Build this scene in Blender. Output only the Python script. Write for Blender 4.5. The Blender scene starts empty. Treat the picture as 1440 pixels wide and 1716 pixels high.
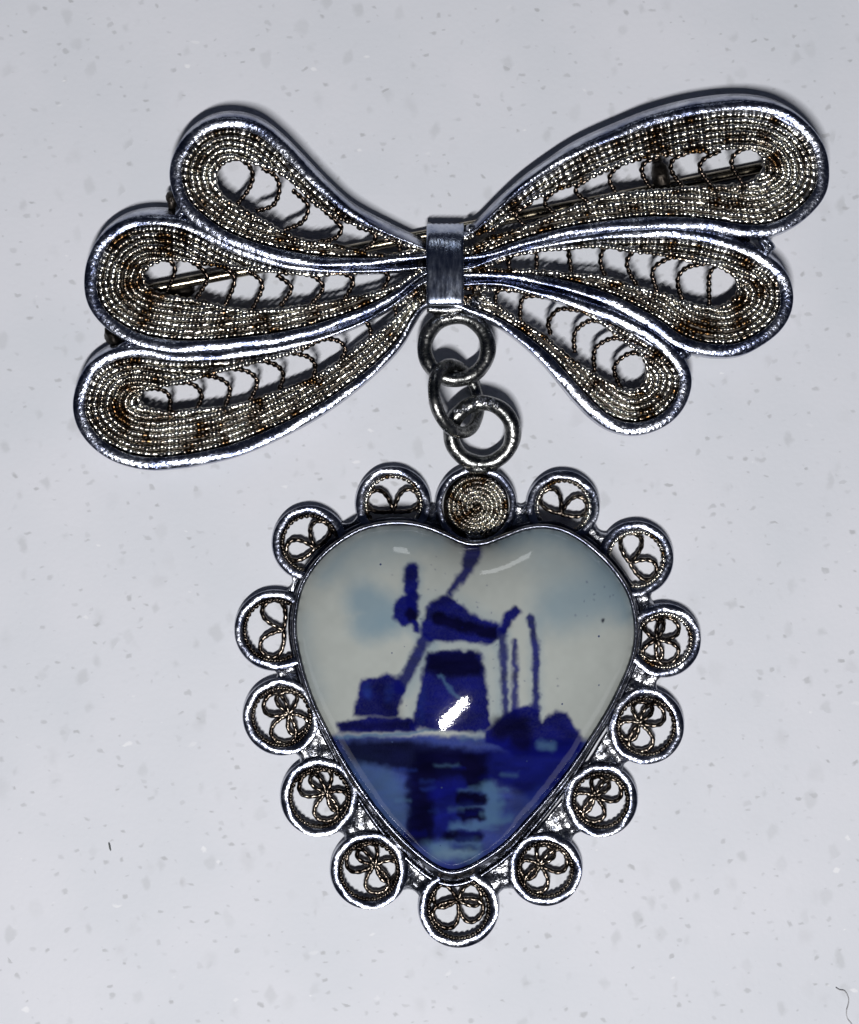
import bpy, math, random
import numpy as np
from mathutils import Vector

# ---------------------------------------------------------------- scene, camera, light
# one Blender unit is one centimetre; outlines are laid out in a 1440 x 1716 plan grid
scene = bpy.context.scene
scene.unit_settings.system = 'METRIC'
scene.unit_settings.scale_length = 0.01
COL = scene.collection
S = 0.0036            # centimetres per plan unit
D = 3800.0            # camera height in plan units (13.7 cm)

cam_data = bpy.data.cameras.new("camera")
cam_data.sensor_fit = 'VERTICAL'
cam_data.sensor_height = 24.0
cam_data.lens = 24.0 * D / 1716.0
cam_data.clip_start = 0.1
cam_data.clip_end = 500.0
cam = bpy.data.objects.new("camera", cam_data)
cam.location = (0, 0, D * S)
COL.objects.link(cam)
scene.camera = cam

world = bpy.data.worlds.new("World")
scene.world = world
world.use_nodes = True
bg = world.node_tree.nodes["Background"]
bg.inputs["Color"].default_value = (0.42, 0.55, 1.0, 1)
bg.inputs["Strength"].default_value = 0.03


def area_lamp(name, direction, dist, size, size_y, energy, color, spin=0.0):
    ld = bpy.data.lights.new(name, 'AREA')
    ld.shape = 'RECTANGLE'
    ld.size, ld.size_y = size, size_y
    ld.energy = energy
    ld.color = color
    o = bpy.data.objects.new(name, ld)
    d = Vector(direction).normalized()
    o.location = d * dist
    q = (-d).to_track_quat('-Z', 'Y')
    o.rotation_euler = q.to_euler()
    o.rotation_euler.rotate_axis('Z', spin)
    COL.objects.link(o)
    return o


# the strip lamp over the counter, a little towards the photographer
area_lamp("strip_lamp", (-0.03, -0.38, 1.0), 30.0, 6.0, 0.9, 8900, (1.0, 0.985, 0.97), math.radians(40))
# the room light on the far side
area_lamp("room_lamp", (-0.05, 1.0, 0.62), 40.0, 6.0, 4.0, 260, (0.93, 0.97, 1.0))

scene.view_settings.view_transform = 'Standard'
scene.view_settings.look = 'None'
scene.view_settings.exposure = 0.0
scene.view_settings.gamma = 1.0

# ---------------------------------------------------------------- helpers
rnd = random.Random(7)


def W(x, y, z):
    """plan position of a point seen at grid (x, y) that stands z above the counter -> world"""
    k = (D - z) / D
    return ((x - 720.0) * k * S, (858.0 - y) * k * S, z * S)


def catmull(pts, closed=False, step=4.0):
    p = np.asarray(pts, float)
    n = len(p)
    if closed:
        ext = np.vstack([p[-1:], p, p[:2]])
        segs = n
    else:
        ext = np.vstack([2 * p[0] - p[1], p, 2 * p[-1] - p[-2]])
        segs = n - 1
    t = np.linspace(0, 1, 14, endpoint=False)[:, None]
    out = []
    for i in range(segs):
        a, b, c, d = ext[i], ext[i + 1], ext[i + 2], ext[i + 3]
        out.append(0.5 * ((2 * b) + (-a + c) * t + (2 * a - 5 * b + 4 * c - d) * t ** 2 + (-a + 3 * b - 3 * c + d) * t ** 3))
    out = np.vstack(out)
    if not closed:
        out = np.vstack([out, p[-1:]])
    return resample(out, closed, step)


def resample(p, closed=False, step=4.0, count=None):
    q = np.vstack([p, p[:1]]) if closed else p
    seg = np.linalg.norm(np.diff(q, axis=0), axis=1)
    s = np.concatenate([[0], np.cumsum(seg)])
    n = count or max(4, int(round(s[-1] / step)))
    u = np.linspace(0, s[-1], n, endpoint=not closed)
    return np.stack([np.interp(u, s, q[:, k]) for k in range(q.shape[1])], axis=1)


def smooth_line(p, closed, it):
    p = p.copy()
    for _ in range(it):
        if closed:
            p = 0.5 * p + 0.25 * (np.roll(p, 1, 0) + np.roll(p, -1, 0))
        else:
            p[1:-1] = 0.5 * p[1:-1] + 0.25 * (p[2:] + p[:-2])
    return p


def normals2d(p, closed):
    if closed:
        t = np.roll(p, -1, 0) - np.roll(p, 1, 0)
    else:
        t = np.gradient(p, axis=0)
    t = t[:, :2] / (np.linalg.norm(t[:, :2], axis=1, keepdims=True) + 1e-9)
    return np.stack([-t[:, 1], t[:, 0]], axis=1)


def mesh_obj(name, verts, faces, mat, parent=None, smooth=True):
    me = bpy.data.meshes.new(name)
    me.from_pydata([tuple(v) for v in verts], [], faces)
    me.validate()
    if smooth:
        me.polygons.foreach_set("use_smooth", [True] * len(me.polygons))
    me.materials.append(mat)
    me.update()
    o = bpy.data.objects.new(name, me)
    COL.objects.link(o)
    if parent is not None:
        o.parent = parent
    return o


def empty(name, loc, label, cat):
    o = bpy.data.objects.new(name, None)
    o.empty_display_size = 0.2
    o.location = loc
    o["label"] = label
    o["category"] = cat
    COL.objects.link(o)
    return o


def sweep(path, prof, closed=False, up=None):
    """path: N x 3 world points; prof: N x M x 2 offsets (side, up) in world units -> verts, faces"""
    n = len(path)
    if closed:
        t = np.roll(path, -1, 0) - np.roll(path, 1, 0)
    else:
        t = np.gradient(path, axis=0)
    t /= np.linalg.norm(t, axis=1, keepdims=True) + 1e-12
    upv = np.array([0, 0, 1.0]) if up is None else np.asarray(up, float)
    if upv.ndim == 1:
        upv = np.repeat(upv[None], n, 0)
    side = np.cross(t, upv)
    side /= np.linalg.norm(side, axis=1, keepdims=True) + 1e-12
    b = np.cross(side, t)
    v = path[:, None, :] + prof[:, :, 0:1] * side[:, None, :] + prof[:, :, 1:2] * b[:, None, :]
    m = prof.shape[1]
    faces = []
    last = n if closed else n - 1
    for i in range(last):
        j = (i + 1) % n
        for k in range(m):
            l = (k + 1) % m
            faces.append((i * m + k, i * m + l, j * m + l, j * m + k))
    if not closed:
        faces.append(tuple(range(m))[::-1])
        faces.append(tuple((n - 1) * m + k for k in range(m)))
    return v.reshape(-1, 3), faces


def to_world(p):
    k = (D - p[:, 2:3]) / D
    return np.hstack([(p[:, 0:1] - 720.0) * k * S, (858.0 - p[:, 1:2]) * k * S, p[:, 2:3] * S])


def twisted(p, r, bead=9.0, closed=False, phase=0.0, taper=0, lobe=0.30, sides=10, seg=7, beaded=False, along=None):
    """a two-strand twisted wire along p (plan units, N x 3)"""
    length = np.linalg.norm(np.diff(np.vstack([p, p[:1]]) if closed else p, axis=0), axis=1).sum()
    if closed:
        bead = length / max(3, round(length / bead))
    q = resample(p, closed, count=max(6, int(length / bead * seg)))
    n = len(q)
    s = np.linspace(0, length, n, endpoint=not closed)
    phi = math.pi * s / bead + phase
    if along is not None:             # beads keep step with their neighbours
        sp_ = np.concatenate([[0], np.cumsum(np.linalg.norm(np.diff(p, axis=0), axis=1))])
        phi = math.pi * np.interp(s, sp_, along) / bead + phase
    th = np.arange(sides) * 2 * math.pi / sides
    rad = r * (1 - lobe + lobe * np.cos(2 * (th[None, :] - phi[:, None])))
    if beaded:
        rad = r * (0.36 + 0.64 * np.abs(np.sin(phi)) ** 0.65)[:, None] * (0.95 + 0.05 * np.cos(2 * (th[None, :] - phi[:, None])))
    rad *= 1 + 0.05 * np.sin(s * 0.11 + phase * 3)[:, None]
    if taper and not closed:
        f = np.clip(np.minimum(s, length - s) / taper, 0.35, 1)
        rad *= f[:, None]
    prof = np.stack([rad * np.cos(th)[None], rad * np.sin(th)[None] * (0.68 if beaded else 1.0)], axis=2)
    if beaded:                        # hand-made beads: no two quite alike
        bi = np.floor(phi / math.pi).astype(int)
        bi -= bi.min()
        g = np.random.RandomState(int(phase * 1000) % 9973 + n)
        nb = bi.max() + 1
        prof *= g.uniform(0.84, 1.12, nb)[bi][:, None, None]
        w_ = np.abs(np.sin(phi))[:, None]
        lx, lz = g.normal(0, 0.16, nb)[bi][:, None], g.normal(0, 0.9, nb)[bi][:, None] * w_
        prof[:, :, 1] += prof[:, :, 0] * lx * w_ + lz
        prof[:, :, 0] += g.normal(0, 0.6, nb)[bi][:, None] * w_
    prof *= S
    return sweep(to_world(q), prof, closed)


def round_wire(p, r, closed=False, sides=10, up=None, world_pts=False, wob=0.0):
    n = len(p)
    th = np.arange(sides) * 2 * math.pi / sides
    rr = np.full(n, r, float)
    if wob:
        a = np.arange(n) / n * 2 * math.pi
        rr *= 1 + wob * np.sin(3 * a + 1) + wob * np.sin(7 * a + 2)
    prof = np.stack([rr[:, None] * np.cos(th)[None], rr[:, None] * np.sin(th)[None]], axis=2) * S
    return sweep(p if world_pts else to_world(p), prof, closed, up)


# ---------------------------------------------------------------- materials
def new_mat(name):
    m = bpy.data.materials.new(name)
    m.use_nodes = True
    nt = m.node_tree
    return m, nt, nt.nodes, nt.links, nt.nodes["Principled BSDF"]


def ramp(nodes, stops):
    r = nodes.new("ShaderNodeValToRGB")
    e = r.color_ramp.elements
    while len(e) < len(stops):
        e.new(0.5)
    for el, (pos, c) in zip(e, stops):
        el.position = pos
        el.color = (*c, 1) if len(c) == 3 else c
    return r


def metal(name, c_a, c_b, rough=(0.22, 0.42), scale=9.0, fine=55.0, bump=0.25, lo=0.4, hi=0.62, scratch=False):
    m, nt, nodes, links, b = new_mat(name)
    tc = nodes.new("ShaderNodeTexCoord")
    n1 = nodes.new("ShaderNodeTexNoise")
    n1.inputs["Scale"].default_value = scale
    n1.inputs["Detail"].default_value = 6
    n1.inputs["Roughness"].default_value = 0.65
    links.new(tc.outputs["Object"], n1.inputs["Vector"])
    r = ramp(nodes, [(lo, c_a), (hi, c_b)])
    links.new(n1.outputs["Fac"], r.inputs["Fac"])
    links.new(r.outputs["Color"], b.inputs["Base Color"])
    b.inputs["Metallic"].default_value = 1.0
    n2 = nodes.new("ShaderNodeTexNoise")
    n2.inputs["Scale"].default_value = fine
    n2.inputs["Detail"].default_value = 4
    vec = tc.outputs["Object"]
    if scratch:
        mp = nodes.new("ShaderNodeMapping")
        mp.inputs["Scale"].default_value = (1.0, 0.25, 1.0)
        mp.inputs["Rotation"].default_value = (0, 0, 0.15)
        links.new(vec, mp.inputs["Vector"])
        vec = mp.outputs["Vector"]
    links.new(vec, n2.inputs["Vector"])
    mr = nodes.new("ShaderNodeMapRange")
    mr.inputs["From Min"].default_value = 0.3
    mr.inputs["From Max"].default_value = 0.7
    mr.inputs["To Min"].default_value = rough[0]
    mr.inputs["To Max"].default_value = rough[1]
    links.new(n2.outputs["Fac"], mr.inputs["Value"])
    links.new(mr.outputs["Result"], b.inputs["Roughness"])
    bp = nodes.new("ShaderNodeBump")
    bp.inputs["Strength"].default_value = bump
    bp.inputs["Distance"].default_value = 0.012
    links.new(n2.outputs["Fac"], bp.inputs["Height"])
    links.new(bp.outputs["Normal"], b.inputs["Normal"])
    return m


M_FRAME = metal("silver_frame", (0.12, 0.14, 0.225), (0.48, 0.505, 0.58), (0.14, 0.30), 6, 50, 0.32)
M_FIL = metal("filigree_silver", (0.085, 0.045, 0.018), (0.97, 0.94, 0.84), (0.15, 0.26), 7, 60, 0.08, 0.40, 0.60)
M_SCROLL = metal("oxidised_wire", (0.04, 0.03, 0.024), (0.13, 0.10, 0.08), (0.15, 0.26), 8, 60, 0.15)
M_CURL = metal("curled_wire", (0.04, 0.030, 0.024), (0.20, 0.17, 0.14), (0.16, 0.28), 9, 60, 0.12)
M_CLASP = metal("brushed_silver_band", (0.24, 0.28, 0.39), (0.50, 0.54, 0.63), (0.15, 0.28), 9, 50, 0.22, scratch=True)
M_RING = metal("dark_ring_metal", (0.10, 0.105, 0.105), (0.34, 0.34, 0.33), (0.20, 0.36), 7, 34, 0.40, 0.38, 0.66)
M_PIN = metal("pin_metal", (0.14, 0.12, 0.085), (0.42, 0.37, 0.28), (0.15, 0.25), 6, 40, 0.1)
M_BEZEL = metal("bezel_silver", (0.05, 0.055, 0.075), (0.18, 0.19, 0.23), (0.14, 0.24), 9, 50, 0.12)
M_SCAL = metal("scallop_silver", (0.16, 0.18, 0.26), (0.46, 0.48, 0.55), (0.14, 0.28), 9, 50, 0.22)
M_SOLDER = metal("solder_silver", (0.12, 0.13, 0.16), (0.70, 0.71, 0.74), (0.18, 0.32), 16, 50, 0.5, 0.38, 0.64)
M_BACK = metal("dark_back_metal", (0.02, 0.018, 0.016), (0.06, 0.052, 0.045), (0.4, 0.6), 9, 50, 0.2)


def table_material():
    m, nt, nodes, links, b = new_mat("speckled_counter")
    tc = nodes.new("ShaderNodeTexCoord")
    P = tc.outputs["Object"]
    nd = nodes.new("ShaderNodeTexNoise")
    nd.inputs["Scale"].default_value = 9
    nd.inputs["Detail"].default_value = 3
    links.new(P, nd.inputs["Vector"])
    sub = nodes.new("ShaderNodeVectorMath"); sub.operation = 'SUBTRACT'
    sub.inputs[1].default_value = (0.5, 0.5, 0.5)
    links.new(nd.outputs["Color"], sub.inputs[0])
    sc = nodes.new("ShaderNodeVectorMath"); sc.operation = 'SCALE'
    sc.inputs["Scale"].default_value = 0.09
    links.new(sub.outputs[0], sc.inputs[0])
    add = nodes.new("ShaderNodeVectorMath"); add.operation = 'ADD'
    links.new(P, add.inputs[0]); links.new(sc.outputs[0], add.inputs[1])

    nb = nodes.new("ShaderNodeTexNoise")
    nb.inputs["Scale"].default_value = 1.1
    nb.inputs["Detail"].default_value = 5
    links.new(P, nb.inputs["Vector"])
    base = ramp(nodes, [(0.35, (0.612, 0.635, 0.688)), (0.65, (0.655, 0.668, 0.722))])
    links.new(nb.outputs["Fac"], base.inputs["Fac"])
    col = base.outputs["Color"]

    def specks(col, scale, rmax, chance, tone, strength, soft, sx=1.0, rot=0.0, off=0.0):
        mp = nodes.new("ShaderNodeMapping")
        mp.inputs["Scale"].default_value = (1.0, sx, 1.0)
        mp.inputs["Rotation"].default_value = (0, 0, rot)
        mp.inputs["Location"].default_value = (off, off * 0.7, 0)
        links.new(add.outputs[0], mp.inputs["Vector"])
        v = nodes.new("ShaderNodeTexVoronoi")
        v.voronoi_dimensions = '2D'
        v.distance = 'MINKOWSKI'
        v.inputs["Exponent"].default_value = 3.0
        v.inputs["Scale"].default_value = scale
        links.new(mp.outputs["Vector"], v.inputs["Vector"])
        sep = nodes.new("ShaderNodeSeparateColor")
        links.new(v.outputs["Color"], sep.inputs[0])
        size = nodes.new("ShaderNodeMapRange")
        size.inputs["From Min"].default_value = chance
        size.inputs["From Max"].default_value = 1.0
        size.inputs["To Min"].default_value = 0.0
        size.inputs["To Max"].default_value = rmax
        links.new(sep.outputs[0], size.inputs["Value"])
        dif = nodes.new("ShaderNodeMath"); dif.operation = 'SUBTRACT'
        links.new(size.outputs["Result"], dif.inputs[0])
        links.new(v.outputs["Distance"], dif.inputs[1])
        ss = nodes.new("ShaderNodeMapRange"); ss.interpolation_type = 'SMOOTHSTEP'
        ss.inputs["From Min"].default_value = 0.0
        ss.inputs["From Max"].default_value = soft
        ss.inputs["To Max"].default_value = strength
        links.new(dif.outputs[0], ss.inputs["Value"])
        mul = nodes.new("ShaderNodeMath"); mul.operation = 'MULTIPLY'
        links.new(ss.outputs["Result"], mul.inputs[0])
        links.new(sep.outputs[1], mul.inputs[1])
        mx = nodes.new("ShaderNodeMix"); mx.data_type = 'RGBA'
        mx.inputs["B"].default_value = (*tone, 1)
        links.new(mul.outputs[0], mx.inputs["Factor"])
        links.new(col, mx.inputs["A"])
        return mx.outputs["Result"]

    col = specks(col, 4.0, 0.30, 0.55, (0.48, 0.49, 0.52), 0.34, 0.24, 0.8, 0.4, 3.1)
    col = specks(col, 7.5, 0.36, 0.45, (0.44, 0.455, 0.48), 0.48, 0.21, 0.7, 1.0)
    col = specks(col, 12.0, 0.33, 0.50, (0.40, 0.41, 0.43), 0.75, 0.20, 1.5, -0.3, 1.7)
    col = specks(col, 7.0, 0.26, 0.95, (0.36, 0.36, 0.37), 0.4, 0.2, 0.6, 0.9, 5.3)
    col = specks(col, 6.5, 0.20, 0.94, (0.92, 0.92, 0.93), 0.45, 0.10, 1.8, 0.7, 9.0)
    links.new(col, b.inputs["Base Color"])
    b.inputs["Roughness"].default_value = 0.55
    b.inputs["Specular IOR Level"].default_value = 0.25
    nf = nodes.new("ShaderNodeTexNoise")
    nf.inputs["Scale"].default_value = 30
    nf.inputs["Detail"].default_value = 5
    links.new(P, nf.inputs["Vector"])
    bp = nodes.new("ShaderNodeBump")
    bp.inputs["Strength"].default_value = 0.12
    bp.inputs["Distance"].default_value = 0.01
    links.new(nf.outputs["Fac"], bp.inputs["Height"])
    links.new(bp.outputs["Normal"], b.inputs["Normal"])
    return m


def porcelain_material():
    m, nt, nodes, links, b = new_mat("painted_porcelain")
    at = nodes.new("ShaderNodeAttribute")
    at.attribute_name = "glaze_painting"
    tc = nodes.new("ShaderNodeTexCoord")
    v = nodes.new("ShaderNodeTexVoronoi")
    v.inputs["Scale"].default_value = 14
    links.new(tc.outputs["Object"], v.inputs["Vector"])
    r = ramp(nodes, [(0.0, (1, 1, 1)), (0.07, (1, 1, 1)), (0.11, (0, 0, 0))])
    links.new(v.outputs["Distance"], r.inputs["Fac"])
    sep = nodes.new("ShaderNodeSeparateColor")
    links.new(v.outputs["Color"], sep.inputs[0])
    g = nodes.new("ShaderNodeMath"); g.operation = 'GREATER_THAN'
    g.inputs[1].default_value = 0.86
    links.new(sep.outputs[0], g.inputs[0])
    mu = nodes.new("ShaderNodeMath"); mu.operation = 'MULTIPLY'
    links.new(r.outputs["Color"], mu.inputs[0]); links.new(g.outputs[0], mu.inputs[1])
    mx = nodes.new("ShaderNodeMix"); mx.data_type = 'RGBA'
    mx.inputs["B"].default_value = (0.03, 0.045, 0.12, 1)
    links.new(mu.outputs[0], mx.inputs["Factor"])
    links.new(at.outputs["Color"], mx.inputs["A"])
    links.new(mx.outputs["Result"], b.inputs["Base Color"])
    n = nodes.new("ShaderNodeTexNoise")
    n.inputs["Scale"].default_value = 28
    n.inputs["Detail"].default_value = 4
    links.new(tc.outputs["Object"], n.inputs["Vector"])
    bp = nodes.new("ShaderNodeBump")
    bp.inputs["Strength"].default_value = 0.05
    bp.inputs["Distance"].default_value = 0.006
    links.new(n.outputs["Fac"], bp.inputs["Height"])
    links.new(bp.outputs["Normal"], b.inputs["Normal"])
    b.inputs["Roughness"].default_value = 0.035
    b.inputs["IOR"].default_value = 1.5
    return m


def plain_material(name, c, rough):
    m, nt, nodes, links, b = new_mat(name)
    tc = nodes.new("ShaderNodeTexCoord")
    n = nodes.new("ShaderNodeTexNoise")
    n.inputs["Scale"].default_value = 30
    links.new(tc.outputs["Object"], n.inputs["Vector"])
    r = ramp(nodes, [(0.3, tuple(x * 0.7 for x in c)), (0.7, tuple(min(1, x * 1.3) for x in c))])
    links.new(n.outputs["Fac"], r.inputs["Fac"])
    links.new(r.outputs["Color"], b.inputs["Base Color"])
    b.inputs["Roughness"].default_value = rough
    return m


# ---------------------------------------------------------------- the counter
v = [(-30, -30, 0), (30, -30, 0), (30, 30, 0), (-30, 30, 0),
     (-30, -30, -2), (30, -30, -2), (30, 30, -2), (-30, 30, -2)]
f = [(0, 1, 2, 3), (4, 7, 6, 5), (0, 4, 5, 1), (1, 5, 6, 2), (2, 6, 7, 3), (3, 7, 4, 0)]
ct = mesh_obj("countertop", v, f, table_material(), None, False)
ct["kind"] = "structure"

# ---------------------------------------------------------------- the bow brooch
bow = empty("bow_brooch", W(746, 460, 0),
            "silver filigree bow brooch with six teardrop petals joined by a smooth centre band", "brooch")
BOWC = np.array(bow.location)


def child(name, vf, mat, parent, root):
    """mesh part whose world verts are moved into its parent's frame"""
    vv = np.asarray(vf[0]) - root
    return mesh_obj(name, vv, vf[1], mat, parent)


def bow_z(y):
    return 63.0 - (np.asarray(y, float) - 470.0) * 0.055


def rg(pts, x0, y0, k):
    return [(x0 + a / k, y0 + b / k) for a, b in pts]


PETALS = [
    dict(  # upper left
        frame=[(745, 424), (710, 413), (655, 389), (592, 357), (546, 319), (505, 278), (467, 240), (430, 213), (389, 203), (352, 209),
               (319, 231), (300, 261), (294, 289), (298, 317), (311, 345), (338, 371), (374, 396), (421, 415), (467, 427),
               (530, 437), (592, 439), (655, 436), (711, 429), (745, 428)],
        hole=[(695, 414), (655, 404), (608, 386), (561, 367), (530, 348), (508, 329), (483, 304), (455, 288), (424, 277), (392, 271), (373, 279),
              (366, 293), (366, 311), (377, 328), (399, 341), (436, 362), (467, 380), (499, 395), (539, 404), (561, 406), (617, 420), (655, 423), (695, 419)],
        scroll=rg([(430, 335), (462, 400), (385, 540)], 280, 170, 3.2), z=1.5,
        scrolls=[rg(c, 280, 170, 3.2) for c in ([(420, 330), (440, 345), (460, 400), (435, 475), (385, 540)], [(530, 370), (580, 400), (602, 470), (570, 555), (500, 580)],
                 [(690, 490), (745, 540), (755, 590), (720, 650), (650, 680)], [(850, 590), (915, 650), (935, 690), (895, 735), (830, 748)],
                 [(1040, 680), (1100, 700), (1112, 745), (1055, 800)], [(1190, 745), (1235, 755), (1245, 785)])]),
    dict(  # middle left
        frame=[(745, 446), (709, 446), (650, 450), (588, 451), (505, 445), (442, 431), (380, 409), (338, 386), (300, 371), (255, 366), (213, 374),
               (177, 399), (157, 436), (151, 473), (157, 507), (178, 536), (207, 557), (242, 572), (288, 580), (338, 581), (422, 574),
               (505, 558), (588, 531), (651, 501), (709, 458), (745, 455)],
        hole=[(700, 447), (642, 458), (584, 462), (530, 465), (484, 462), (430, 457), (380, 451), (334, 445), (297, 439), (259, 443), (243, 460),
              (248, 477), (263, 487), (297, 494), (338, 501), (380, 512), (430, 517), (480, 513), (530, 506), (588, 495), (651, 479), (700, 455)],
        z=0,
        scrolls=[rg(c, 130, 340, 2.4) for c in ([(355, 225), (383, 245), (390, 280), (368, 340)], [(470, 245), (505, 270), (520, 312), (486, 370)],
                 [(590, 260), (622, 285), (630, 325), (602, 395)], [(700, 285), (735, 310), (740, 350), (712, 410)],
                 [(815, 300), (850, 325), (858, 355), (826, 400)], [(940, 290), (975, 315), (985, 350), (946, 400)],
                 [(1060, 280), (1100, 300), (1106, 330), (1076, 380)], [(1205, 270), (1245, 285), (1248, 310), (1226, 350)])]),
    dict(  # lower left
        frame=[(745, 470), (709, 472), (651, 513), (588, 544), (505, 571), (422, 587), (338, 594), (288, 594), (240, 588), (205, 590), (181, 598), (154, 617),
               (138, 646), (132, 681), (140, 714), (163, 743), (197, 765), (239, 776), (282, 776), (347, 766), (411, 748), (497, 709),
               (562, 670), (627, 619), (670, 575), (708, 515), (745, 500)],
        hole=[(690, 500), (665, 513), (644, 522), (597, 543), (541, 572), (489, 595), (446, 607), (394, 620), (347, 633), (317, 642), (282, 649), (248, 655), (236, 666),
              (246, 681), (282, 686), (330, 682), (377, 679), (420, 668), (476, 649), (523, 629), (575, 596), (627, 557), (660, 531), (690, 508)],
        z=2.5,
        scrolls=[rg(c, 110, 500, 2.3226) for c in ([(330, 350), (380, 358), (407, 390), (403, 445)], [(430, 330), (490, 332), (530, 375), (512, 425)],
                 [(540, 300), (600, 312), (640, 352), (622, 415)], [(650, 275), (710, 285), (746, 328), (718, 395)],
                 [(770, 245), (820, 260), (848, 300), (832, 350)], [(890, 215), (945, 228), (972, 265), (962, 310)],
                 [(930, 195), (1000, 160), (1060, 165), (1088, 195), (1078, 225)], [(1080, 110), (1140, 85), (1180, 105), (1190, 155)],
                 [(1230, 45), (1275, 30), (1285, 60)])]),
    dict(  # upper right
        frame=[(745, 405), (790, 388), (837, 345), (881, 308), (926, 277), (970, 250), (1037, 221), (1103, 197), (1170, 181), (1237, 174),
               (1294, 181), (1342, 208), (1370, 243), (1380, 278), (1377, 316), (1356, 347), (1326, 370), (1290, 385), (1250, 387),
               (1192, 379), (1148, 374), (1081, 373), (1014, 379), (948, 389), (881, 405), (814, 427), (745, 440)],
        hole=[(820, 388), (866, 357), (890, 341), (917, 328), (970, 311), (1032, 283), (1090, 267), (1139, 262), (1188, 257), (1228, 252), (1262, 254), (1277, 270),
              (1270, 292), (1241, 305), (1179, 309), (1134, 312), (1081, 317), (1028, 322), (979, 337), (934, 354), (890, 372), (850, 388), (820, 398)],
        z=1.0,
        scrolls=[rg(c, 770, 140, 2.25) for c in ([(1075, 245), (1035, 270), (1030, 315), (1065, 370)], [(970, 260), (922, 285), (908, 325), (950, 382)],
                 [(850, 265), (808, 285), (800, 330), (838, 382)], [(740, 280), (698, 300), (690, 340), (720, 392)],
                 [(610, 305), (575, 335), (568, 372), (592, 410)], [(470, 370), (442, 388), (445, 415), (480, 440)],
                 [(360, 405), (328, 432), (328, 462), (365, 490)], [(260, 455), (225, 478), (216, 505), (245, 530)])]),
    dict(  # middle right
        frame=[(745, 452), (794, 445), (830, 430), (891, 412), (951, 400), (1012, 391), (1092, 388), (1153, 391), (1200, 400), (1243, 413), (1279, 433), (1307, 456),
               (1319, 487), (1317, 519), (1301, 547), (1272, 570), (1241, 585), (1205, 588), (1165, 582), (1132, 568), (1100, 545), (1052, 517),
               (1004, 495), (951, 479), (891, 467), (830, 462), (790, 462), (745, 462)],
        hole=[(812, 446), (851, 436), (899, 425), (951, 421), (1004, 417), (1052, 424), (1100, 430), (1153, 441), (1197, 449), (1225, 462), (1234, 483),
              (1224, 502), (1205, 511), (1173, 509), (1141, 500), (1104, 487), (1060, 475), (1012, 461), (955, 455), (899, 450), (851, 450), (812, 451)],
        z=0,
        scrolls=[rg(c, 770, 350, 2.483) for c in ([(1065, 240), (1043, 265), (1038, 320), (1040, 390)], [(1010, 230), (945, 245), (908, 300), (935, 395)],
                 [(880, 200), (820, 235), (803, 275), (820, 330)], [(720, 180), (698, 215), (706, 260), (735, 310)],
                 [(600, 165), (588, 200), (590, 235), (604, 270)], [(455, 175), (458, 210), (468, 260)], [(318, 180), (322, 215), (320, 250)],
                 [(215, 200), (205, 225), (210, 250)])]),
    dict(  # lower right
        frame=[(745, 478), (808, 472), (849, 474), (891, 484), (933, 495), (974, 509), (1016, 525), (1058, 545), (1090, 564), (1117, 583), (1138, 605),
               (1149, 629), (1148, 654), (1136, 681), (1115, 702), (1088, 715), (1058, 719), (1026, 711), (999, 693), (971, 665), (943, 632),
               (913, 599), (879, 569), (845, 545), (816, 530), (790, 520), (745, 505)],
        hole=[(808, 486), (836, 487), (886, 496), (936, 508), (974, 526), (1008, 546), (1038, 571), (1061, 586), (1077, 606), (1081, 630),
              (1072, 647), (1052, 652), (1030, 642), (1002, 625), (969, 605), (938, 580), (913, 558), (872, 533), (841, 513), (808, 494)],
        z=2.0,
        scrolls=[rg(c, 780, 440, 3.6) for c in ([(1080, 560), (1000, 545), (915, 600), (900, 660), (930, 735)], [(1010, 480), (900, 455), (800, 500), (775, 560), (780, 630)],
                 [(860, 370), (760, 350), (675, 400), (655, 460), (660, 520)], [(660, 285), (570, 280), (515, 330), (500, 370), (510, 410)],
                 [(430, 200), (365, 205), (335, 245), (332, 330)], [(230, 160), (190, 180), (185, 230)])]),
]

def widen(pts, by):
    l = smooth_line(catmull(pts, True, 3.0), True, 2)
    nn = normals2d(l, True)
    if ((l - l.mean(0)) * nn).sum() < 0:
        nn = -nn
    mid = len(l)
    k = np.minimum(np.arange(mid), mid - np.arange(mid)) * 3.0
    amt = by * np.clip((k - 8) / 45.0, 0, 1)
    return smooth_line(l + nn * amt[:, None], False, 6)


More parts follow.
